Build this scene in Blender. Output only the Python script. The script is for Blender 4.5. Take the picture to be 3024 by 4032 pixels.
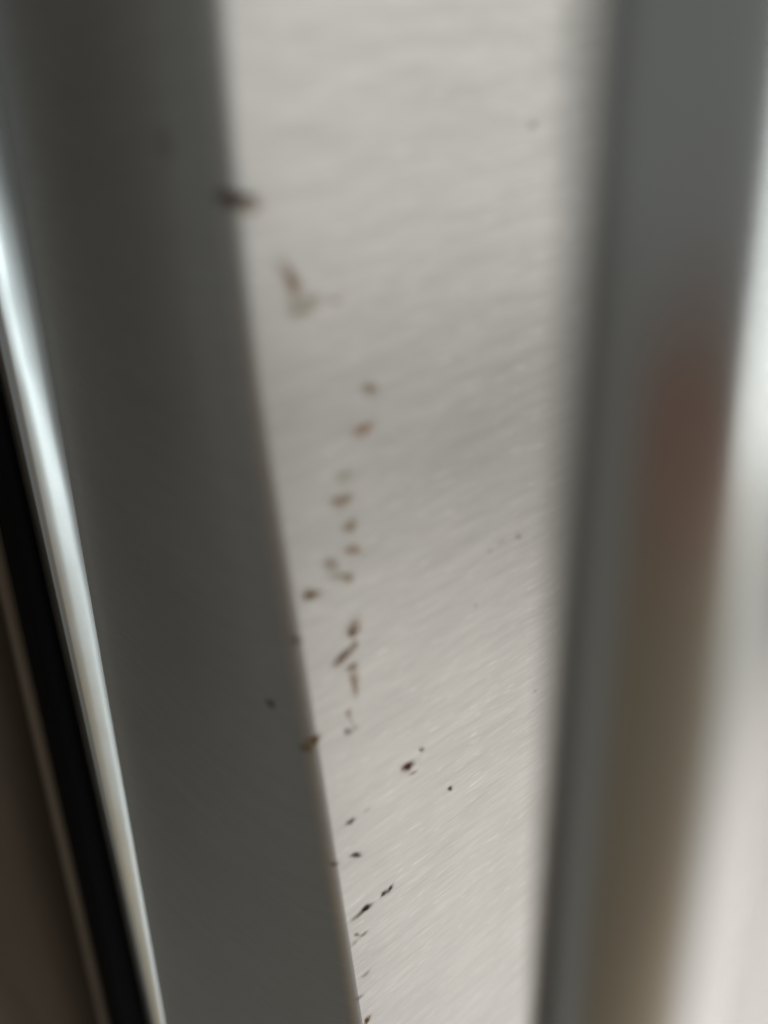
import bpy, math, random
from mathutils import Matrix, Vector

random.seed(7)
for o in list(bpy.data.objects):
    bpy.data.objects.remove(o)
sc = bpy.context.scene
col = sc.collection
MM = 0.001

# ---------------------------------------------------------------- camera
cam_d = bpy.data.cameras.new("camera")
cam = bpy.data.objects.new("camera", cam_d)
col.objects.link(cam)
sc.camera = cam
right = Vector((0.7937, -0.605, -0.0675))
up = Vector((0.3555, 0.371, 0.8576))
fwd = Vector((0.4938, 0.705, -0.5098)).normalized()
right = (right - fwd * right.dot(fwd)).normalized()
up = right.cross(fwd).normalized()
m = Matrix.Identity(4)
for i in range(3):
    m[i][0] = right[i]; m[i][1] = up[i]; m[i][2] = -fwd[i]
m[0][3], m[1][3], m[2][3] = -0.0385, -0.080, 0.0739
cam.matrix_world = m
cam_d.sensor_fit = 'VERTICAL'
cam_d.sensor_height = 36.0
cam_d.sensor_width = 27.0
cam_d.lens = 27.03
cam_d.clip_start = 0.004
cam_d.clip_end = 60.0
cam_d.dof.use_dof = True
cam_d.dof.focus_distance = 0.165
cam_d.dof.aperture_fstop = 5.6

# ---------------------------------------------------------------- world and lamps
w = bpy.data.worlds.new("World")
sc.world = w
w.use_nodes = True
bg = w.node_tree.nodes["Background"]
bg.inputs[0].default_value = (0.94, 1.0, 0.99, 1)
bg.inputs[1].default_value = 0.16

def area(name, loc, target, sx, sy, power, color):
    d = bpy.data.lights.new(name, 'AREA')
    d.shape = 'RECTANGLE'; d.size = sx; d.size_y = sy
    d.energy = power; d.color = color
    o = bpy.data.objects.new(name, d)
    col.objects.link(o)
    o.location = loc
    o.rotation_euler = (Vector(target) - Vector(loc)).to_track_quat('-Z', 'Y').to_euler()
    return o

area("window_light", (1.52, -1.65, 0.40), (0.1, 0, 0.40), 1.6, 2.1, 9.0, (1.0, 0.96, 0.925))
area("trim_fill_light", (0.10, -1.85, -0.18), (0.0, 0, -0.18), 0.34, 1.0, 6.0, (0.93, 1.0, 0.99))  # added light without a visible source, whitens the edge trim
sp = bpy.data.lights.new("floor_fill_spot", 'SPOT')
sp.energy = 140.0; sp.color = (0.99, 0.98, 1.0); sp.spot_size = math.radians(54); sp.spot_blend = 1.0
sp.shadow_soft_size = 0.08
sp_o = bpy.data.objects.new("floor_fill_spot", sp); col.objects.link(sp_o)
sp_o.location = (0.46, -0.34, 1.0)               # added, unseen: points straight down, brightens the floor mirrored in the panel

sc.view_settings.view_transform = 'Standard'
sc.view_settings.look = 'None'
sc.view_settings.exposure = 0.0
sc.view_settings.gamma = 1.0
sc.view_settings.use_curve_mapping = False
sc.cycles.use_denoising = True
sc.cycles.max_bounces = 8
sc.cycles.sample_clamp_indirect = 10

# ---------------------------------------------------------------- materials
def new_mat(name):
    mt = bpy.data.materials.new(name)
    mt.use_nodes = True
    nt = mt.node_tree
    return mt, nt, nt.nodes["Principled BSDF"]

def steel(name, base, rough, grain=1.0, axes=(130, 130, 2100), aniso=0.75, wave=0.0):
    mt, nt, p = new_mat(name)
    N, L = nt.nodes.new, nt.links.new
    p.inputs["Metallic"].default_value = 1.0
    tc = N("ShaderNodeTexCoord")
    mp = N("ShaderNodeMapping"); mp.inputs["Scale"].default_value = axes
    L(tc.outputs["Object"], mp.inputs[0])
    fine = N("ShaderNodeTexNoise"); fine.inputs["Scale"].default_value = 1.0
    fine.inputs["Detail"].default_value = 4.0; fine.inputs["Roughness"].default_value = 0.6
    L(mp.outputs[0], fine.inputs["Vector"])
    mp2 = N("ShaderNodeMapping"); mp2.inputs["Scale"].default_value = (axes[0]*0.35, axes[1]*0.35, axes[2]*0.2)
    L(tc.outputs["Object"], mp2.inputs[0])
    wide = N("ShaderNodeTexNoise"); wide.inputs["Scale"].default_value = 1.0
    wide.inputs["Detail"].default_value = 3.0
    L(mp2.outputs[0], wide.inputs["Vector"])
    smear = N("ShaderNodeTexNoise"); smear.inputs["Scale"].default_value = 38.0
    smear.inputs["Detail"].default_value = 2.0
    L(tc.outputs["Object"], smear.inputs["Vector"])
    mixn = N("ShaderNodeMath"); mixn.operation = 'MULTIPLY_ADD'
    mixn.inputs[1].default_value = 0.6
    L(fine.outputs[0], mixn.inputs[0])
    half = N("ShaderNodeMath"); half.operation = 'MULTIPLY'; half.inputs[1].default_value = 0.4
    L(wide.outputs[0], half.inputs[0]); L(half.outputs[0], mixn.inputs[2])
    cr = N("ShaderNodeValToRGB")
    lo, hi = 1 - 0.17*grain, 1 + 0.11*grain
    cr.color_ramp.elements[0].position = 0.32; cr.color_ramp.elements[1].position = 0.68
    cr.color_ramp.elements[0].color = tuple(min(1, b*lo) for b in base) + (1,)
    cr.color_ramp.elements[1].color = tuple(min(1, b*hi) for b in base) + (1,)
    L(mixn.outputs[0], cr.inputs[0])
    mp3 = N("ShaderNodeMapping"); mp3.inputs["Scale"].default_value = (axes[0]*1.5, axes[1]*1.5, axes[2]*1.1)
    mp3.inputs["Location"].default_value = (3.7, 1.1, 9.2)
    L(tc.outputs["Object"], mp3.inputs[0])
    fl_n = N("ShaderNodeTexNoise"); fl_n.inputs["Scale"].default_value = 1.0; fl_n.inputs["Detail"].default_value = 2.0
    L(mp3.outputs[0], fl_n.inputs["Vector"])
    fl_r = N("ShaderNodeMapRange"); fl_r.inputs["From Min"].default_value = 0.63; fl_r.inputs["From Max"].default_value = 0.74
    fl_r.inputs["To Max"].default_value = 0.75*grain
    L(fl_n.outputs[0], fl_r.inputs["Value"])
    fmx = N("ShaderNodeMixRGB"); fmx.inputs[2].default_value = (0.86, 0.85, 0.83, 1)   # bright scratches in the brushing
    L(fl_r.outputs[0], fmx.inputs[0]); L(cr.outputs[0], fmx.inputs[1])
    L(fmx.outputs[0], p.inputs["Base Color"])
    rr = N("ShaderNodeMapRange")
    rr.inputs["From Min"].default_value = 0.3; rr.inputs["From Max"].default_value = 0.7
    rr.inputs["To Min"].default_value = rough - 0.03 - wave*0.2; rr.inputs["To Max"].default_value = rough + 0.03 + wave*0.2
    L(smear.outputs[0], rr.inputs["Value"])
    L(rr.outputs[0], p.inputs["Roughness"])
    b = N("ShaderNodeBump"); b.inputs["Strength"].default_value = 0.032*grain
    b.inputs["Distance"].default_value = 0.00006
    L(fine.outputs[0], b.inputs["Height"])
    if wave:                                     # rolled metal is never dead flat
        mpw = N("ShaderNodeMapping"); mpw.inputs["Scale"].default_value = (30, 30, 22)
        L(tc.outputs["Object"], mpw.inputs[0])
        wn = N("ShaderNodeTexNoise"); wn.inputs["Scale"].default_value = 1.0; wn.inputs["Detail"].default_value = 1.5
        L(mpw.outputs[0], wn.inputs["Vector"])
        b2 = N("ShaderNodeBump"); b2.inputs["Strength"].default_value = 1.0; b2.inputs["Distance"].default_value = 0.01*wave
        L(wn.outputs[0], b2.inputs["Height"]); L(b2.outputs[0], b.inputs["Normal"])
    L(b.outputs[0], p.inputs["Normal"])
    p.inputs["Anisotropic"].default_value = aniso
    tg = N("ShaderNodeTangent"); tg.direction_type = 'UV_MAP'; tg.uv_map = "brush"
    L(tg.outputs[0], p.inputs["Tangent"])
    return mt

M_PANEL = steel("brushed_steel", (0.595, 0.588, 0.562), 0.31, aniso=0.65)
M_SIDE = steel("brushed_steel_side", (0.60, 0.585, 0.56), 0.56, 0.35, aniso=0.3)
M_HANDLE = steel("satin_handle", (0.70, 0.69, 0.675), 0.25, 0.1, aniso=0.0)
M_TRIM = steel("polished_trim", (0.80, 0.86, 0.88), 0.30, 0.12, aniso=0.85, wave=0.05)

M_RUBBER, nt, p = new_mat("black_rubber")
p.inputs["Base Color"].default_value = (0.004, 0.004, 0.005, 1)
p.inputs["Specular IOR Level"].default_value = 0.08
p.inputs["Roughness"].default_value = 0.7
tx = nt.nodes.new("ShaderNodeTexNoise"); tx.inputs["Scale"].default_value = 400
bp = nt.nodes.new("ShaderNodeBump"); bp.inputs["Strength"].default_value = 0.2; bp.inputs["Distance"].default_value = 0.0002
nt.links.new(tx.outputs[0], bp.inputs["Height"]); nt.links.new(bp.outputs[0], p.inputs["Normal"])

M_BODY, nt, p = new_mat("dark_painted_steel")
tx = nt.nodes.new("ShaderNodeTexNoise"); tx.inputs["Scale"].default_value = 900
cr = nt.nodes.new("ShaderNodeValToRGB")
cr.color_ramp.elements[0].color = (0.012, 0.012, 0.013, 1); cr.color_ramp.elements[1].color = (0.022, 0.022, 0.023, 1)
nt.links.new(tx.outputs[0], cr.inputs[0]); nt.links.new(cr.outputs[0], p.inputs["Base Color"])
p.inputs["Roughness"].default_value = 0.55

def wood(name, a, b, rough):
    mt, nt, p = new_mat(name)
    N, L = nt.nodes.new, nt.links.new
    tc = N("ShaderNodeTexCoord")
    mp = N("ShaderNodeMapping"); mp.inputs["Scale"].default_value = (90, 90, 4)
    L(tc.outputs["Object"], mp.inputs[0])
    nz = N("ShaderNodeTexNoise"); nz.inputs["Scale"].default_value = 1.0
    nz.inputs["Detail"].default_value = 6; nz.inputs["Distortion"].default_value = 0.6
    L(mp.outputs[0], nz.inputs["Vector"])
    cr = N("ShaderNodeValToRGB")
    cr.color_ramp.elements[0].position = 0.3; cr.color_ramp.elements[1].position = 0.7
    cr.color_ramp.elements[0].color = a + (1,); cr.color_ramp.elements[1].color = b + (1,)
    L(nz.outputs[0], cr.inputs[0]); L(cr.outputs[0], p.inputs["Base Color"])
    p.inputs["Roughness"].default_value = rough
    return mt

M_WOOD = wood("brown_wood", (0.070, 0.047, 0.029), (0.115, 0.080, 0.052), 0.5)
M_EDGE = wood("pale_wood_edge", (0.32, 0.25, 0.185), (0.42, 0.34, 0.26), 0.45)

M_FLOOR, nt, p = new_mat("cream_floor")
tc = nt.nodes.new("ShaderNodeTexCoord")
tx = nt.nodes.new("ShaderNodeTexNoise"); tx.inputs["Scale"].default_value = 9; tx.inputs["Detail"].default_value = 6
nt.links.new(tc.outputs["Object"], tx.inputs["Vector"])
cr = nt.nodes.new("ShaderNodeValToRGB")
cr.color_ramp.elements[0].color = (0.61, 0.58, 0.54, 1); cr.color_ramp.elements[1].color = (0.73, 0.70, 0.66, 1)
nt.links.new(tx.outputs[0], cr.inputs[0]); nt.links.new(cr.outputs[0], p.inputs["Base Color"])
p.inputs["Roughness"].default_value = 0.4

M_STAIN, nt, p = new_mat("dried_stain")
N, L = nt.nodes.new, nt.links.new
at = N("ShaderNodeAttribute"); at.attribute_name = "tint"
fa = N("ShaderNodeAttribute"); fa.attribute_name = "cover"
L(at.outputs["Color"], p.inputs["Base Color"])
p.inputs["Roughness"].default_value = 0.8
p.inputs["Specular IOR Level"].default_value = 0.05
tc = N("ShaderNodeTexCoord")
mp = N("ShaderNodeMapping"); mp.inputs["Scale"].default_value = (900, 900, 2200)
L(tc.outputs["Object"], mp.inputs[0])
tx = N("ShaderNodeTexNoise"); tx.inputs["Scale"].default_value = 1.0; tx.inputs["Detail"].default_value = 4
L(mp.outputs[0], tx.inputs["Vector"])
mr = N("ShaderNodeMapRange"); mr.inputs["From Min"].default_value = 0.3; mr.inputs["From Max"].default_value = 0.65
mr.inputs["To Min"].default_value = 0.45; mr.inputs["To Max"].default_value = 1.15
L(tx.outputs[0], mr.inputs["Value"])
mu = N("ShaderNodeMath"); mu.operation = 'MULTIPLY'; mu.use_clamp = True
L(fa.outputs["Fac"], mu.inputs[0]); L(mr.outputs[0], mu.inputs[1])
L(mu.outputs[0], p.inputs["Alpha"])

# ---------------------------------------------------------------- helpers
def mesh_obj(name, verts, faces, mat, parent=None, smooth=True):
    me = bpy.data.meshes.new(name)
    me.from_pydata([tuple(c*MM for c in v) for v in verts], [], faces)
    me.update()
    if smooth:
        for f in me.polygons: f.use_smooth = True
    me.materials.append(mat)
    uv = me.uv_layers.new(name="brush")          # u runs up the sheet, across the brushing
    for lp in me.loops:
        c = me.vertices[lp.vertex_index].co
        uv.data[lp.index].uv = (c.z*10, (c.x - c.y)*10)
    o = bpy.data.objects.new(name, me)
    col.objects.link(o)
    if parent: o.parent = parent
    return o

ZS = [-690 + 12*i for i in range(96)]            # door from -690 to 450 mm around the picture's middle
LEAN = 0.119                                     # the rear frame and the cabinet lean against the door
def lean(x, z): return x + LEAN*(z + 2)

def extrude(name, loop, mat, parent, zs=ZS, leaning=False, smooth=True):
    """closed 2D outline (x, y) run along z, capped"""
    n = len(loop); verts = []; faces = []
    for z in zs:
        for x, y in loop:
            verts.append((leaning(x, z) if callable(leaning) else lean(x, z) if leaning else x, y, z))
    for j in range(len(zs) - 1):
        for i in range(n):
            k = (i + 1) % n
            faces.append((j*n + i, j*n + k, (j+1)*n + k, (j+1)*n + i))
    faces.append(tuple(range(n))[::-1])
    faces.append(tuple((len(zs)-1)*n + i for i in range(n)))
    o = mesh_obj(name, verts, faces, mat, parent, smooth)
    import bmesh
    bm = bmesh.new(); bm.from_mesh(o.data)
    bmesh.ops.recalc_face_normals(bm, faces=bm.faces)
    bm.to_mesh(o.data); bm.free()
    o.data.set_sharp_from_angle(angle=math.radians(40))
    return o

def arc(cx, cy, r, a0, a1, n):
    return [(cx + r*math.cos(math.radians(a0 + (a1-a0)*i/n)), cy + r*math.sin(math.radians(a0 + (a1-a0)*i/n))) for i in range(n+1)]

def tag(o, label, cat, kind=None):
    o["label"] = label; o["category"] = cat
    if kind: o["kind"] = kind

# ---------------------------------------------------------------- setting: floor
fl = mesh_obj("floor", [(-4000, -4000, -720), (4000, -4000, -720), (4000, 4000, -720), (-4000, 4000, -720)], [(0, 1, 2, 3)], M_FLOOR)
fl["kind"] = "structure"

# unseen brown slab added on the floor so that the handle mirrors brown
M_REFLECTOR, nt, p = new_mat("reflector_brown")
N, L = nt.nodes.new, nt.links.new
tc = N("ShaderNodeTexCoord")
sx = N("ShaderNodeSeparateXYZ"); L(tc.outputs["Object"], sx.inputs[0])
ln = N("ShaderNodeMath"); ln.operation = 'ADD'; L(sx.outputs["X"], ln.inputs[0]); L(sx.outputs["Y"], ln.inputs[1])
cr = N("ShaderNodeValToRGB"); cr.color_ramp.interpolation = 'LINEAR'
cr.color_ramp.elements[0].position = 0.54; cr.color_ramp.elements[0].color = (0.85, 0.46, 0.34, 1)
cr.color_ramp.elements[1].position = 0.64; cr.color_ramp.elements[1].color = (0.66, 0.53, 0.37, 1)
mr = N("ShaderNodeMapRange"); mr.inputs["From Min"].default_value = -4.8; mr.inputs["From Max"].default_value = 0.0
L(ln.outputs[0], mr.inputs["Value"]); L(mr.outputs[0], cr.inputs[0])
wv = N("ShaderNodeTexNoise"); wv.inputs["Scale"].default_value = 160
mx = N("ShaderNodeMixRGB"); mx.blend_type = 'MULTIPLY'; mx.inputs[0].default_value = 0.5
L(cr.outputs[0], mx.inputs[1]); L(wv.outputs["Color"], mx.inputs[2]); L(mx.outputs[0], p.inputs["Base Color"])
p.inputs["Roughness"].default_value = 0.95
mv = [(x, y, z) for z in (-720, -711) for x, y in ((-2700, -2600), (-70, -2600), (-70, -60), (-2700, -60))]
reflector_o = mesh_obj("brown_reflector", mv, [(3, 2, 1, 0), (4, 5, 6, 7), (0, 1, 5, 4), (1, 2, 6, 5), (2, 3, 7, 6), (3, 0, 4, 7)], M_REFLECTOR, None, False)
tag(reflector_o, "added brown slab on the floor, unseen, mirrored as a brown streak in the handle", "reflector")

# ---------------------------------------------------------------- the steel door
door = bpy.data.objects.new("steel_appliance", None)
col.objects.link(door)
tag(door, "brushed stainless steel appliance door spotted with brown stains, folded edge on the left", "appliance", "thing")

FX, FR = -1.7, 2.8                               # fold position and radius
def bow(z):                                      # the folded edge swings gently to the right higher up
    if z <= 30: return 0.0
    if z <= 90: return 0.0011*(z - 30)**2
    return 3.96 + 2.6*(1 - math.exp(-(z - 90)*0.132/2.6))
def bow_x(x, z): return x + bow(z)*max(0.0, 1 - max(0.0, x - 5)/45.0)
PW = 590.0                                       # width of the front sheet
outer = [(FX + FR, 0)] + [(x, 0) for x in (6, 15, 30, 50, 80, 120, 180, 260, 360, 480)] + arc(PW - FR, FR, FR, 270, 360, 8) + [(PW, 40)]
A0 = math.radians(190)
SX0, SY0 = FX + FR + FR*math.cos(A0), FR + FR*math.sin(A0)   # where the side sheet starts
inner = [(PW - 0.8, 40)] + arc(PW - FR, FR, FR - 0.8, 360, 270, 6) + [(x, 0.8) for x in (360, 120, 30, FX + FR)]
panel = extrude("front_panel", outer + inner, M_PANEL, door, leaning=bow_x)

# bar handle in front of the sheet, a little thicker towards its lower end, on two posts
def bar(z):
    d = max(-60.0, min(180.0, 62.7 - z))
    return -0.1 + 0.0156*d, -56.4 - 0.026*d, 6.95 + 0.030*d
HZ = [-300 + 10*k for k in range(66)]
SEG = 64
FA = math.radians(-52)
FW, FU = (math.sin(FA), -math.cos(FA)), (math.cos(FA), math.sin(FA))
verts, faces = [], []
for z in HZ:
    cx, cy, r = bar(z)
    e = min(z + 300, 350 - z)
    if e < 6: r *= math.sqrt(max(0.05, 1 - ((6 - e)/6)**2))
    for i in range(SEG):
        a = 2*math.pi*i/SEG
        ca, sa = math.cos(a), math.sin(a)        # flattened bar: broad face turned to the left and the front
        uu = 1.0*r*math.copysign(abs(ca)**0.92, ca)
        ww = 0.95*r*math.copysign(abs(sa)**0.92, sa)
        verts.append((cx + FU[0]*uu + FW[0]*ww, cy + FU[1]*uu + FW[1]*ww, z))
for j in range(len(HZ) - 1):
    for i in range(SEG):
        k = (i + 1) % SEG
        faces.append((j*SEG + i, j*SEG + k, (j+1)*SEG + k, (j+1)*SEG + i))
faces.append(tuple(range(SEG))[::-1]); faces.append(tuple((len(HZ)-1)*SEG + i for i in range(SEG)))
handle = mesh_obj("handle", verts, faces, M_HANDLE, door)
handle.data.set_sharp_from_angle(angle=math.radians(50))
for hz in (-250, 300):
    cx, cy, r = bar(hz)
    pv = [(cx + 7*math.cos(2*math.pi*i/24), y, hz + 11*math.sin(2*math.pi*i/24)) for y in (cy, -0.2) for i in range(24)]
    pf = [(i, (i+1) % 24, 24 + (i+1) % 24, 24 + i) for i in range(24)]
    mesh_obj("handle_post", pv, pf, M_HANDLE, handle)

NT = 18
def side_x(k, z):
    x0 = SX0 + bow(z)
    return x0 + (lean(-11.0, z) - x0)*k - 2.8*math.sin(math.pi*k**0.72)*(1 - 0.5*k)
verts = []; faces = []
ROLL = arc(FX + FR, FR, FR, 270, 190, 10)        # the rolled edge, then the side sheet behind it
for z in ZS:
    for x, y in ROLL[:-1]:
        verts.append((x + bow(z), y, z))
    for i in range(NT + 1):
        k = i/NT
        verts.append((side_x(k, z), SY0 + (71.0 - SY0)*k, z))
NT += len(ROLL) - 1
n = NT + 1
m_ = len(verts)
verts += [(x + 0.8, y + (0.8 if y < FR else 0.0), z) for x, y, z in verts]
for j in range(len(ZS) - 1):
    for i in range(NT):
        a, b, c, d = j*n+i, (j+1)*n+i, (j+1)*n+i+1, j*n+i+1
        faces.append((a, b, c, d)); faces.append((m_+d, m_+c, m_+b, m_+a))
    for i in (0, NT):
        q = (j*n+i, (j+1)*n+i, m_+(j+1)*n+i, m_+j*n+i)
        faces.append(q[::-1] if i == 0 else q)
side = mesh_obj("side_panel", verts, faces, M_SIDE, door)
side.data.set_sharp_from_angle(angle=math.radians(40))

def taper(x, z):                                 # the trim narrows towards the floor
    k = max(0.35, min(1.15, 1 + (z + 2)*0.0034))
    return lean(-11.0 + (x + 11.0)*k, z)
loop = arc(-16.3, 71.3, 1.5, 180, 262, 8) + [(-14.5, 69.62), (-12.6, 69.45), (-11.0, 69.35), (-9.4, 69.4), (-9.4, 79), (-17.8, 79)]
trim = extrude("edge_trim", loop, M_TRIM, door, leaning=taper)

gasket = extrude("gasket", [(-21.0, 84)] + arc(-19, 84, 2, 200, 270, 4) + [(-8, 82), (-8, 98), (-21.0, 98)], M_RUBBER, door, leaning=True)

body = extrude("appliance_body", [(-8, 99), (240, 99), (240, 640), (-8, 640)], M_BODY, door, leaning=True, smooth=False)

# ---------------------------------------------------------------- stains on the steel
def surf(s, lift):
    """point on the front sheet at run s (mm to the right of the fold's end), lifted off it"""
    s0 = FX + FR
    if s >= s0: return (s, -lift)
    a = (s0 - s)/FR
    if a > math.pi/2:
        return (FX - lift, FR + (a - math.pi/2)*FR)
    r = FR + lift
    return (s0 - r*math.sin(a), FR - r*math.cos(a))

TINT = {'d': (0.085, 0.042, 0.016), 'm': (0.11, 0.028, 0.012), 'b': (0.40, 0.205, 0.065), 'r': (0.50, 0.24, 0.085),
        'o': (0.40, 0.31, 0.12), 'g': (0.22, 0.145, 0.09), 'y': (0.30, 0.15, 0.02), 'k': (0.23, 0.105, 0.030)}
STAINS = [
(0.42,61.73, 1.84,-0.27, -0.03,-0.81, 1.00,'d'),
(2.07,60.72, 1.08,-0.27, -0.12,-0.66, 0.55,'b'),
(6.50,51.93, 0.31,-1.43, 1.02,-0.21, 0.80,'b'),
(5.43,53.88, 1.15,-0.51, -0.42,-0.95, 0.15,'b'),
(8.75,49.20, 1.67,0.25, 0.48,-0.72, 0.40,'o'),
(7.52,48.10, 2.51,-0.27, -0.10,-0.66, 0.40,'o'),
(6.36,49.88, 0.89,-0.20, -0.12,-0.76, 0.30,'o'),
(12.53,48.37, 0.82,-0.12, -0.05,-0.40, 0.38,'r'),
(16.75,35.66, 1.25,-0.37, -0.08,-0.85, 0.50,'b'),
(15.15,30.22, 1.57,0.06, 0.25,-1.00, 0.60,'r'),
(10.47,20.88, 1.85,0.16, 0.32,-0.96, 0.55,'b'),
(11.31,24.39, 1.73,0.07, 0.24,-0.89, 0.25,'o'),
(11.39,16.22, 1.14,-0.32, -0.11,-0.99, 0.55,'b'),
(11.40,12.15, 1.42,-0.47, -0.09,-0.85, 0.55,'r'),
(7.50,11.42, 1.09,-0.52, -0.13,-1.01, 0.48,'b'),
(8.17,8.94, 1.55,-0.75, -0.09,-0.78, 0.28,'o'),
(10.09,7.77, 1.16,-0.38, -0.09,-0.84, 0.48,'b'),
(3.53,7.97, 1.27,-0.28, 0.09,-0.96, 0.85,'y'),
(0.18,1.31, 0.81,-0.17, 0.07,-0.71, 0.60,'g'),
(10.14,-1.65, 0.44,1.46, 1.10,-0.61, 0.50,'b'),
(9.90,-2.53, 0.84,0.14, 0.28,-0.56, 1.00,'k'),
(7.83,-5.95, 1.37,0.55, 0.40,-0.76, 0.85,'k'),
(9.87,-5.07, 0.69,0.53, 0.43,-0.56, 0.60,'b'),
(6.75,-6.98, 1.09,0.19, 0.39,-0.76, 0.40,'b'),
(8.96,-8.99, 1.10,0.09, 0.27,-0.70, 0.60,'b'),
(9.10,-12.32, -0.22,-2.97, 0.81,-0.50, 0.50,'r'),
(7.37,-17.93, 0.54,-0.19, -0.07,-0.64, 0.50,'r'),
(7.53,-19.77, 0.35,-1.53, 0.40,-0.15, 0.25,'r'),
(6.63,-21.79, 0.70,-0.25, 0.06,-0.81, 0.55,'g'),
(8.04,-22.17, 1.05,-0.01, 0.20,-0.61, 0.20,'g'),
(0.56,-19.55, 1.03,0.07, 0.27,-0.89, 0.90,'y'),
(-1.09,-20.97, 1.10,0.25, 0.47,-1.16, 0.50,'y'),
(21.81,-37.12, 0.55,-0.13, 0.21,-0.63, 0.75,'g'),
(18.35,-39.03, 1.15,-0.04, 0.42,-0.93, 1.00,'m'),
(18.40,-39.20, 1.68,-0.24, 0.64,-1.37, 0.35,'b'),
(19.39,-41.68, 1.34,-0.19, 0.10,-0.35, 0.50,'b'),
(28.33,-53.04, 0.54,-0.05, 0.25,-0.65, 1.00,'d'),
(4.94,-43.29, 0.81,0.22, 0.26,-0.64, 0.80,'d'),
(8.62,-43.18, 0.81,0.03, 0.13,-0.39, 0.25,'o'),
(5.14,-52.98, 0.95,-0.42, 0.25,-0.91, 0.90,'d'),
(0.49,-51.42, 0.83,-0.11, 0.30,-0.79, 0.50,'g'),
(10.25,-69.71, 0.79,0.23, 0.21,-0.54, 1.00,'d'),
(11.72,-69.82, 0.88,0.56, 0.22,-0.47, 1.00,'d'),
(5.67,-70.13, 1.23,0.43, 0.42,-0.77, 1.00,'d'),
(3.65,-70.56, 1.48,-0.02, 0.18,-0.61, 0.60,'b'),
(2.88,-76.11, 0.55,-0.15, 0.17,-0.72, 0.55,'b'),
(4.43,-77.60, 0.90,0.09, 0.20,-0.57, 0.50,'b'),
(2.06,-78.02, 1.02,0.12, 0.19,-0.57, 0.25,'o'),
(3.59,-91.25, 1.07,0.09, 0.20,-0.63, 0.35,'g'),
(1.29,-97.53, 0.94,0.04, 0.19,-0.74, 0.40,'g'),
(2.27,-108.13, 0.74,1.17, 0.49,-0.65, 0.95,'y'),
(46.02,-0.85, 0.89,-0.02, 0.34,-0.63, 0.28,'r'),
(39.02,-0.62, 0.60,-0.01, 0.24,-0.59, 0.20,'r'),
(41.94,-0.20, 0.98,0.19, 0.25,-0.43, 0.18,'r'),
(46.79,64.45, 0.68,0.09, 0.17,-0.45, 0.40,'g'),
(35.65,-10.68, 0.37,-0.02, 0.12,-0.46, 0.30,'g'),
(52.11,-41.70, 0.76,-0.06, 0.26,-0.59, 0.22,'g'),
]
SIDE_STAINS = [(5.96, -13.5, 0.9, 0.0, 0.15, -0.75, 0.6, 'd'), (8.58, 67.1, 1.7, 0.0, 0.2, -1.4, 0.15, 'd')]
N_FRONT = len(STAINS)
for k, (sx, sz, ax, az, bx, bz, al, tn) in enumerate(STAINS + SIDE_STAINS):
    rng = random.Random(100 + k)
    ph = [rng.uniform(0, 6.28) for _ in range(4)]
    verts, faces, cov = [], [], []
    SEG, RINGS = 22, (0.0, 0.35, 0.62, 0.85, 1.12, 1.65)
    COV = (1.0, 0.97, 0.74, 0.40, 0.15, 0.0)
    thick = 0.05 + 0.09*al
    for r, c in zip(RINGS, COV):
        for i in range(SEG if r else 1):
            a = 2*math.pi*i/SEG
            q = r*(1 + 0.11*math.sin(2*a + ph[0]) + 0.10*math.sin(3*a + ph[1]) + 0.07*math.sin(5*a + ph[2]))
            ca, sa = math.cos(a)*q*1.08, math.sin(a)*q*1.08
            s, z = sx + ca*ax + sa*bx, sz + ca*az + sa*bz
            if k >= N_FRONT:                     # on the side sheet, run s = depth behind the fold
                x, y = side_x((s - SY0)/(71.0 - SY0), z) - 0.04 - thick*max(0, 1 - r*r), s
            else:
                x, y = surf(s, 0.03 + 0.0004*k + thick*max(0, 1 - r*r))
                x += bow(z)*max(0.0, 1 - max(0.0, x - 5)/45.0)
            verts.append((x, y, z)); cov.append(c*al)
    for i in range(SEG):
        faces.append((0, 1 + (i+1) % SEG, 1 + i))
    for ri in range(len(RINGS) - 2):
        b0, b1 = 1 + ri*SEG, 1 + (ri+1)*SEG
        for i in range(SEG):
            j = (i+1) % SEG
            faces.append((b0+i, b0+j, b1+j, b1+i))
    o = mesh_obj("stain", verts, faces, M_STAIN, panel if k < N_FRONT else side)
    me = o.data
    me.attributes.new("tint", 'FLOAT_COLOR', 'POINT'); me.attributes.new("cover", 'FLOAT', 'POINT')
    t_, c_ = me.attributes["tint"], me.attributes["cover"]
    for i in range(len(verts)):
        t_.data[i].color = TINT[tn] + (1,); c_.data[i].value = cov[i]

# ---------------------------------------------------------------- the wooden cabinet beside the door
cab = bpy.data.objects.new("wooden_cabinet", None)
col.objects.link(cab)
tag(cab, "dark brown wooden cabinet with a paler edge strip, beyond the black gap at left", "cabinet")
ex = -12.6
extrude("edge_strip", [(ex, 152), (ex, 168), (ex - 4.4, 168), (ex - 4.4, 152)] + arc(ex - 2.2, 152, 2.2, 180, 360, 6)[1:-1], M_EDGE, cab, leaning=True)
extrude("cabinet_front", [(ex - 4.6, 153.5), (ex - 4.6, 172), (ex - 135, 172), (ex - 135, 153.5)], M_WOOD, cab, leaning=True, smooth=False)
extrude("cabinet_side", [(ex - 4.6, 172.2), (ex - 4.6, 600), (ex - 22, 600), (ex - 22, 172.2)], M_WOOD, cab, leaning=True, smooth=False)
